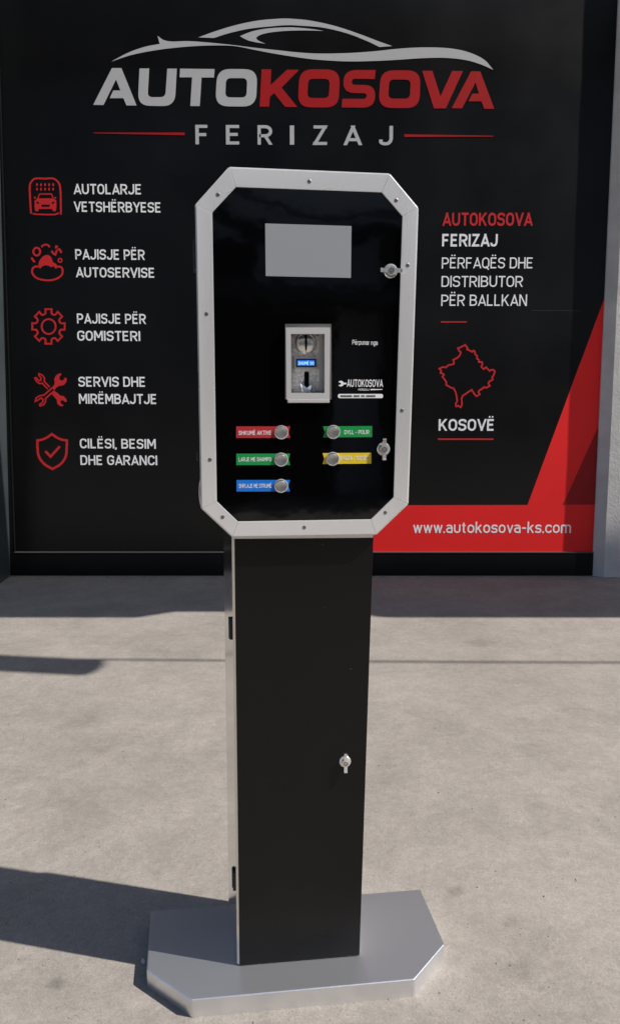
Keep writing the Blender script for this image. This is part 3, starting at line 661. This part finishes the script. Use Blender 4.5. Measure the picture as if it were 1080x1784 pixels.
# --- buttons with their flags
def flag(x0, y0, x1, y1, notch_right, m, s, tx0, tx1, tyb, tht, bx, by, lab):
    if notch_right: P = [(x0, y0), (x1, y0), (x1-3, (y0+y1)/2), (x1, y1), (x0, y1)]
    else: P = [(x0, y0+.3), (x0+2.8, (y0+y1)/2), (x0, y1), (x1, y1-.8), (x1, y0-.3)]
    fl = flat('button_label', [[Kp(*p) for p in P]], GO, .0005, m, kz, lab)
    text('label_text', s, Kp, tx0, tx1, tyb, tyb-.3, tht, GO+.0005, .0003, M['l_white'], fl, bold=-.01)
    u, z = Kp(bx, by)
    pb = lathe('push_button', u, z, [(.0158, GO), (.0158, GO+.0022), (.0150, GO+.0036), (.0136, GO+.0040), (.0126, GO+.0028), (.0124, GO+.001)], M['chrome'], kz, 40)
    lathe('button_cap', u, z, [(.0120, GO+.0005), (.0120, GO+.0030), (.0110, GO+.0042), (.0070, GO+.0036), (0, GO+.0030)], M['cap'], pb, 40)
flag(411.7, 742.8, 505.6, 763, True, M['l_red'], 'SHKUMË AKTIVE', 416, 472.3, 757.8, 7.2, 489.9, 753.3, 'red flag-shaped label with white capitals')
flag(411.9, 790.3, 505.6, 810.2, True, M['l_green'], 'LARJE ME SHAMPO', 416, 472.6, 804, 7.2, 489.6, 800.8, 'green flag-shaped label on the left with white capitals')
flag(412.3, 836.2, 505.2, 856.2, True, M['l_blue'], 'SHPLAJE ME STRUMË', 416.3, 472.6, 850.2, 7.2, 489.5, 846.5, 'blue flag-shaped label with white capitals')
flag(562.6, 742.4, 648, 762.2, False, M['l_green'], 'DYLL - POLIR', 599.5, 642.8, 756.6, 7.2, 580.3, 752.7, 'green flag-shaped label on the right with white capitals')
flag(561.9, 789.1, 646.5, 808.4, False, M['l_yellow'], 'PAUZA / 100 SEC', 593.5, 642.5, 801.8, 7.4, 579.3, 799.5, 'yellow flag-shaped label with white capitals')

# --- wing locks
def wing_lock(x, y, off, horiz, parent, s=1.0):
    u, z = K(x, y, off)
    lk = lathe('lock', u, z, [(.0162*s, off), (.0162*s, off+.0025), (.0145*s, off+.0045), (.0105*s, off+.0048), (.0100*s, off+.003), (.0080*s, off+.003), (.0080*s, off+.008), (0, off+.008)], M['chrome'], parent, 40)
    e0 = off+.008
    L, wd, r = .0235*s, .0046*s, .0098*s
    pts = []
    aw = math.asin(wd/r)
    for base in (0, math.pi):
        pts.append((L*math.cos(base), (-wd if base == 0 else wd)*1)); pts.append((L*math.cos(base), (wd if base == 0 else -wd)))
        for k in range(9):
            t = base+aw+(math.pi-2*aw)*k/8; pts.append((r*math.cos(t), r*math.sin(t)))
    if not horiz: pts = [(-b, a) for a, b in pts]
    wh = flat('wing_handle', [[(u+a, z+b) for a, b in pts]], e0, .0045, M['chrome'], lk)
    lathe('keyhole', u, z, [(.0068*s, e0+.0044), (.0064*s, e0+.0056), (.0030*s, e0+.0056), (.0028*s, e0+.0030), (0, e0+.0030)], M['screw'], lk, 24)
    # upturned tab ends
    for sgn in (-1, 1):
        a0, a1 = sorted((sgn*(L-.0002), sgn*(L+.0030*s)))
        if horiz: box('wing_tab', u+a0, u+a1, -e0-.0055, -e0-.0005, z-wd, z+wd, M['chrome'], lk, .0008)
        else: box('wing_tab', u-wd, u+wd, -e0-.0055, -e0-.0005, z+a0, z+a1, M['chrome'], lk, .0008)
wing_lock(680, 472.5, GO, True, kz, .95)
wing_lock(667.5, 782.5, GO, False, kz, .92)
wing_lock(600.8, 1326.5, .001, False, kz, .88)
# hinges and catch on the head's left flank
hz = K(342, 437, HO)[1]; hinge(hz, .032, Oh[7][0]+.001, kz, .03)
for yy in (797,):
    hz = K(349, yy, HO)[1]; hinge(hz, .010, Oh[6][0]-.0005, kz, .03)
bm = bmesh.new(); zc = K(350, 860, HO)[1]; uu = Oh[6][0]
prev = None
for k in range(11):                                      # bent steel handle strap
    t = k/10; zz = zc+.035-.075*t; ou = uu-.0075*math.sin(math.pi*t)**.5
    r = [bm.verts.new((ou, .02, zz)), bm.verts.new((ou+.002, .02, zz)), bm.verts.new((ou+.002, .05, zz)), bm.verts.new((ou, .05, zz))]
    if prev:
        for i in range(4): bm.faces.new((prev[i], prev[(i+1) % 4], r[(i+1) % 4], r[i]))
    else: bm.faces.new(r[::-1])
    prev = r
bm.faces.new(prev); from_bm('side_strap', bm, M['steel'], kz)

# ================================================================ small things on the ground
bm = bmesh.new()
def stone(x, y, r):
    m4 = Matrix.Translation((x, y, r*.35)) @ Matrix.Rotation(rnd.random()*6, 4, 'Z') @ Matrix.Diagonal((r*rnd.uniform(.8, 1.5), r*rnd.uniform(.6, 1), r*rnd.uniform(.4, .8), 1))
    bmesh.ops.create_icosphere(bm, subdivisions=1, radius=1, matrix=m4)
for i in range(420):
    y = rnd.uniform(1.35, 6.2); x = rnd.uniform(-.5, .5)*y*.95
    stone(x, y, rnd.uniform(.0012, .0032))
for i in range(90): stone(rnd.uniform(-.6, .9), rnd.uniform(1.35, 1.9), rnd.uniform(.001, .0024))
for i in range(40): stone(rnd.uniform(-2.4, 2.4), WALLY-rnd.uniform(.01, .12)**1.0, rnd.uniform(.003, .008))
tag(from_bm('grit', bm, M['pebble']), 'loose dark grit scattered over the concrete ground', 'grit', kind='stuff')
q = on_plane(249.5, 1676.5, Vector((0, 0, 0)), Vector((0, 0, 1)))
bm = bmesh.new(); pv = []
outl = [(-.005, .011), (.001, .009), (.005, .002), (.006, -.006), (.002, -.010), (-.002, -.006), (-.005, .001)]
cc = bm.verts.new((0, 0, .004))
pv = [bm.verts.new((x, y, .0012+.002*abs(math.sin(x*400)))) for x, y in outl]
for i in range(len(pv)): bm.faces.new((cc, pv[i], pv[(i+1) % len(pv)]))
ext = bmesh.ops.solidify(bm, geom=bm.faces[:], thickness=.0004)
sc = from_bm('paper_scrap', bm, M['paper']); sc.location = (q.x, q.y, 0)
tag(sc, 'tiny curled white paper scrap on the shaded ground left of the steel foot', 'scrap')

# ================================================================ added pieces outside the frame that throw the ground shade
kx = math.cos(R(SUN_AZ))/math.tan(R(SUN_EL)); ky = math.sin(R(SUN_AZ))/math.tan(R(SUN_EL))
def gp(x, y, h):                                          # the point at height h whose shadow lands on ground pixel x,y
    q = on_plane(x, y, Vector((0, 0, 0)), Vector((0, 0, 1))); return (q.x+h*kx, q.y-h*ky)
CH = 5.25  # unseen slab, added to shade the ground strip before the panel
cn = empty('shade_slab', (0, 0, 0)); tag(cn, 'added unseen metal slab above the frame, shading the strip of ground before the panel', 'shade_slab')
ye = gp(540, 1076, CH)[1]; yb = WALLY-CH*ky+.0
xn = gp(272, 1076, CH)[0]
yn = gp(540, 1066, CH)[1]; xk = gp(640, 1076, CH)[0]
bm = bmesh.new()
poly = [(-4, ye), (xn-.12, ye), (xn+.1, yn), (xk, yn), (xk+.15, ye), (14, ye-.02), (14, yb), (-4, yb)]
a = [bm.verts.new((x, y, CH)) for x, y in poly]; b = [bm.verts.new((x, y, CH+.12)) for x, y in poly]
bm.faces.new(a); bm.faces.new(b[::-1])
for i in range(len(poly)): bm.faces.new((a[i], a[(i+1) % 8], b[(i+1) % 8], b[i]))
from_bm('shade_slab_deck', bm, M['roof'], cn)
for x in (-3.6, 12.5, 13.8): box('shade_slab_bracket', x-.05, x+.05, yb, WALLY+.05, CH+.01, CH+.11, M['roof'], cn)
AH = 4.9
p0, p1 = gp(-260, 1142, AH), gp(158, 1163, AH)  # unseen board, added to cast the bar of shade at left
ar = empty('shade_board', (p1[0], p1[1], AH)); tag(ar, 'added unseen dark round-ended board above the frame whose shadow lies on the ground at left', 'blocker')
hw = .13
bm = bmesh.new()
dv = Vector((p0[0]-p1[0], p0[1]-p1[1])); dn = dv.normalized(); nn = Vector((-dn.y, dn.x))
out = [nn*hw*math.sin(t)-dn*hw*.5*math.cos(t)+dn*0 for t in [math.pi*(k/10-.5) for k in range(11)]]
out = out + [dv+nn*hw, dv-nn*hw]
a = [bm.verts.new((p.x, p.y, 0)) for p in out]; b = [bm.verts.new((p.x, p.y, .06)) for p in out]
bm.faces.new(a); bm.faces.new(b[::-1])
for i in range(len(out)): bm.faces.new((a[i], a[(i+1) % len(out)], b[(i+1) % len(out)], b[i]))
from_bm('shade_board_plate', bm, M['dark_facade'], ar)
def tube(bm, pts, r, seg=8):
    prev = None
    for i, p in enumerate(pts):
        d = (pts[min(i+1, len(pts)-1)]-pts[max(i-1, 0)]).normalized(); s_ = d.cross(Vector((0, 0, 1))).normalized(); u_ = s_.cross(d)
        ring = [bm.verts.new(p+s_*r*math.cos(2*math.pi*k/seg)+u_*r*math.sin(2*math.pi*k/seg)) for k in range(seg)]
        if prev:
            for k in range(seg): bm.faces.new((prev[k], prev[(k+1) % seg], ring[(k+1) % seg], ring[k]))
        prev = ring
bm = bmesh.new(); c0, c1 = gp(-300, 1146, AH), gp(1400, 1157, AH)  # unseen cable, added for the thin shadow line across the ground
tube(bm, [Vector((c0[0]+(c1[0]-c0[0])*t, c0[1]+(c1[1]-c0[1])*t, AH+.1-.12*math.sin(math.pi*t))) for t in [i/16 for i in range(17)]], .014)
tag(from_bm('shadow_cable', bm, M['black']), 'thin added cable, unseen above the frame, casting a faint line on the ground', 'cable')

# across the yard, behind the camera: what the polished parts reflect
ob = empty('opposite_building', (0, -9, 0)); tag(ob, 'dark grey workshop across the yard behind the viewpoint', 'building')
box('wall', -22, 24, -6, 0, 6.2, 11.5, M['dark_facade'], ob)
box('wall', -22, 24, -6, 0, 0, 6.2, M['pale_facade'], ob)
box('awning', -22, 24, 0, 1.2, 3.05, 3.3, M['dark_facade'], ob)
def drape(pts, th, name, m):                              # added dark band before the wall, shaped for the reflections
    P = [p[:2] for p in smooth_path([(pts[0][0], pts[0][1], 'c')]+pts[1:-1]+[(pts[-1][0], pts[-1][1], 'c')])][:8*(len(pts)-1)+1]
    lo = [(x, z-th*(.35+.65*math.sin(math.pi*min(1, max(0, (x-pts[0][0])/(pts[-1][0]-pts[0][0])))))) for x, z in P]
    prism(name, P+lo[::-1], .35, .42, m, ob)
drape([(-6, 5.3), (-2, 5.5), (.6, 5.15), (1.6, 4.72), (2.7, 4.50), (3.6, 4.62), (4.6, 4.66), (7, 5.2), (12, 5.4)], .09, 'reflected_band', M['dark_facade'])
drape([(-4, 5.0), (.4, 5.0), (1.1, 4.55), (1.9, 4.30), (2.8, 4.22), (3.7, 4.42), (4.6, 4.28), (7, 4.7)], .26, 'reflected_band', M['rail'])
box('reflected_box', .1, 1.55, .3, 1.0, 0, 3.95, M['rail'], ob)  # dark boxes added to shape the reflections in the black panel
box('reflected_box', 3.65, 3.95, .3, .8, 0, 4.15, M['rail'], ob)
box('reflected_box', 3.95, 6.2, .3, .8, 0, 3.2, M['rail'], ob)
for i in range(7):
    x = -20+i*6.1
    box('doorway', x, x+4.6, 0, .05, 0, 3.0, M['rail'], ob)
    box('window', x+.4, x+3.6, .001, .06, 7.2, 8.4, M['window'], ob)
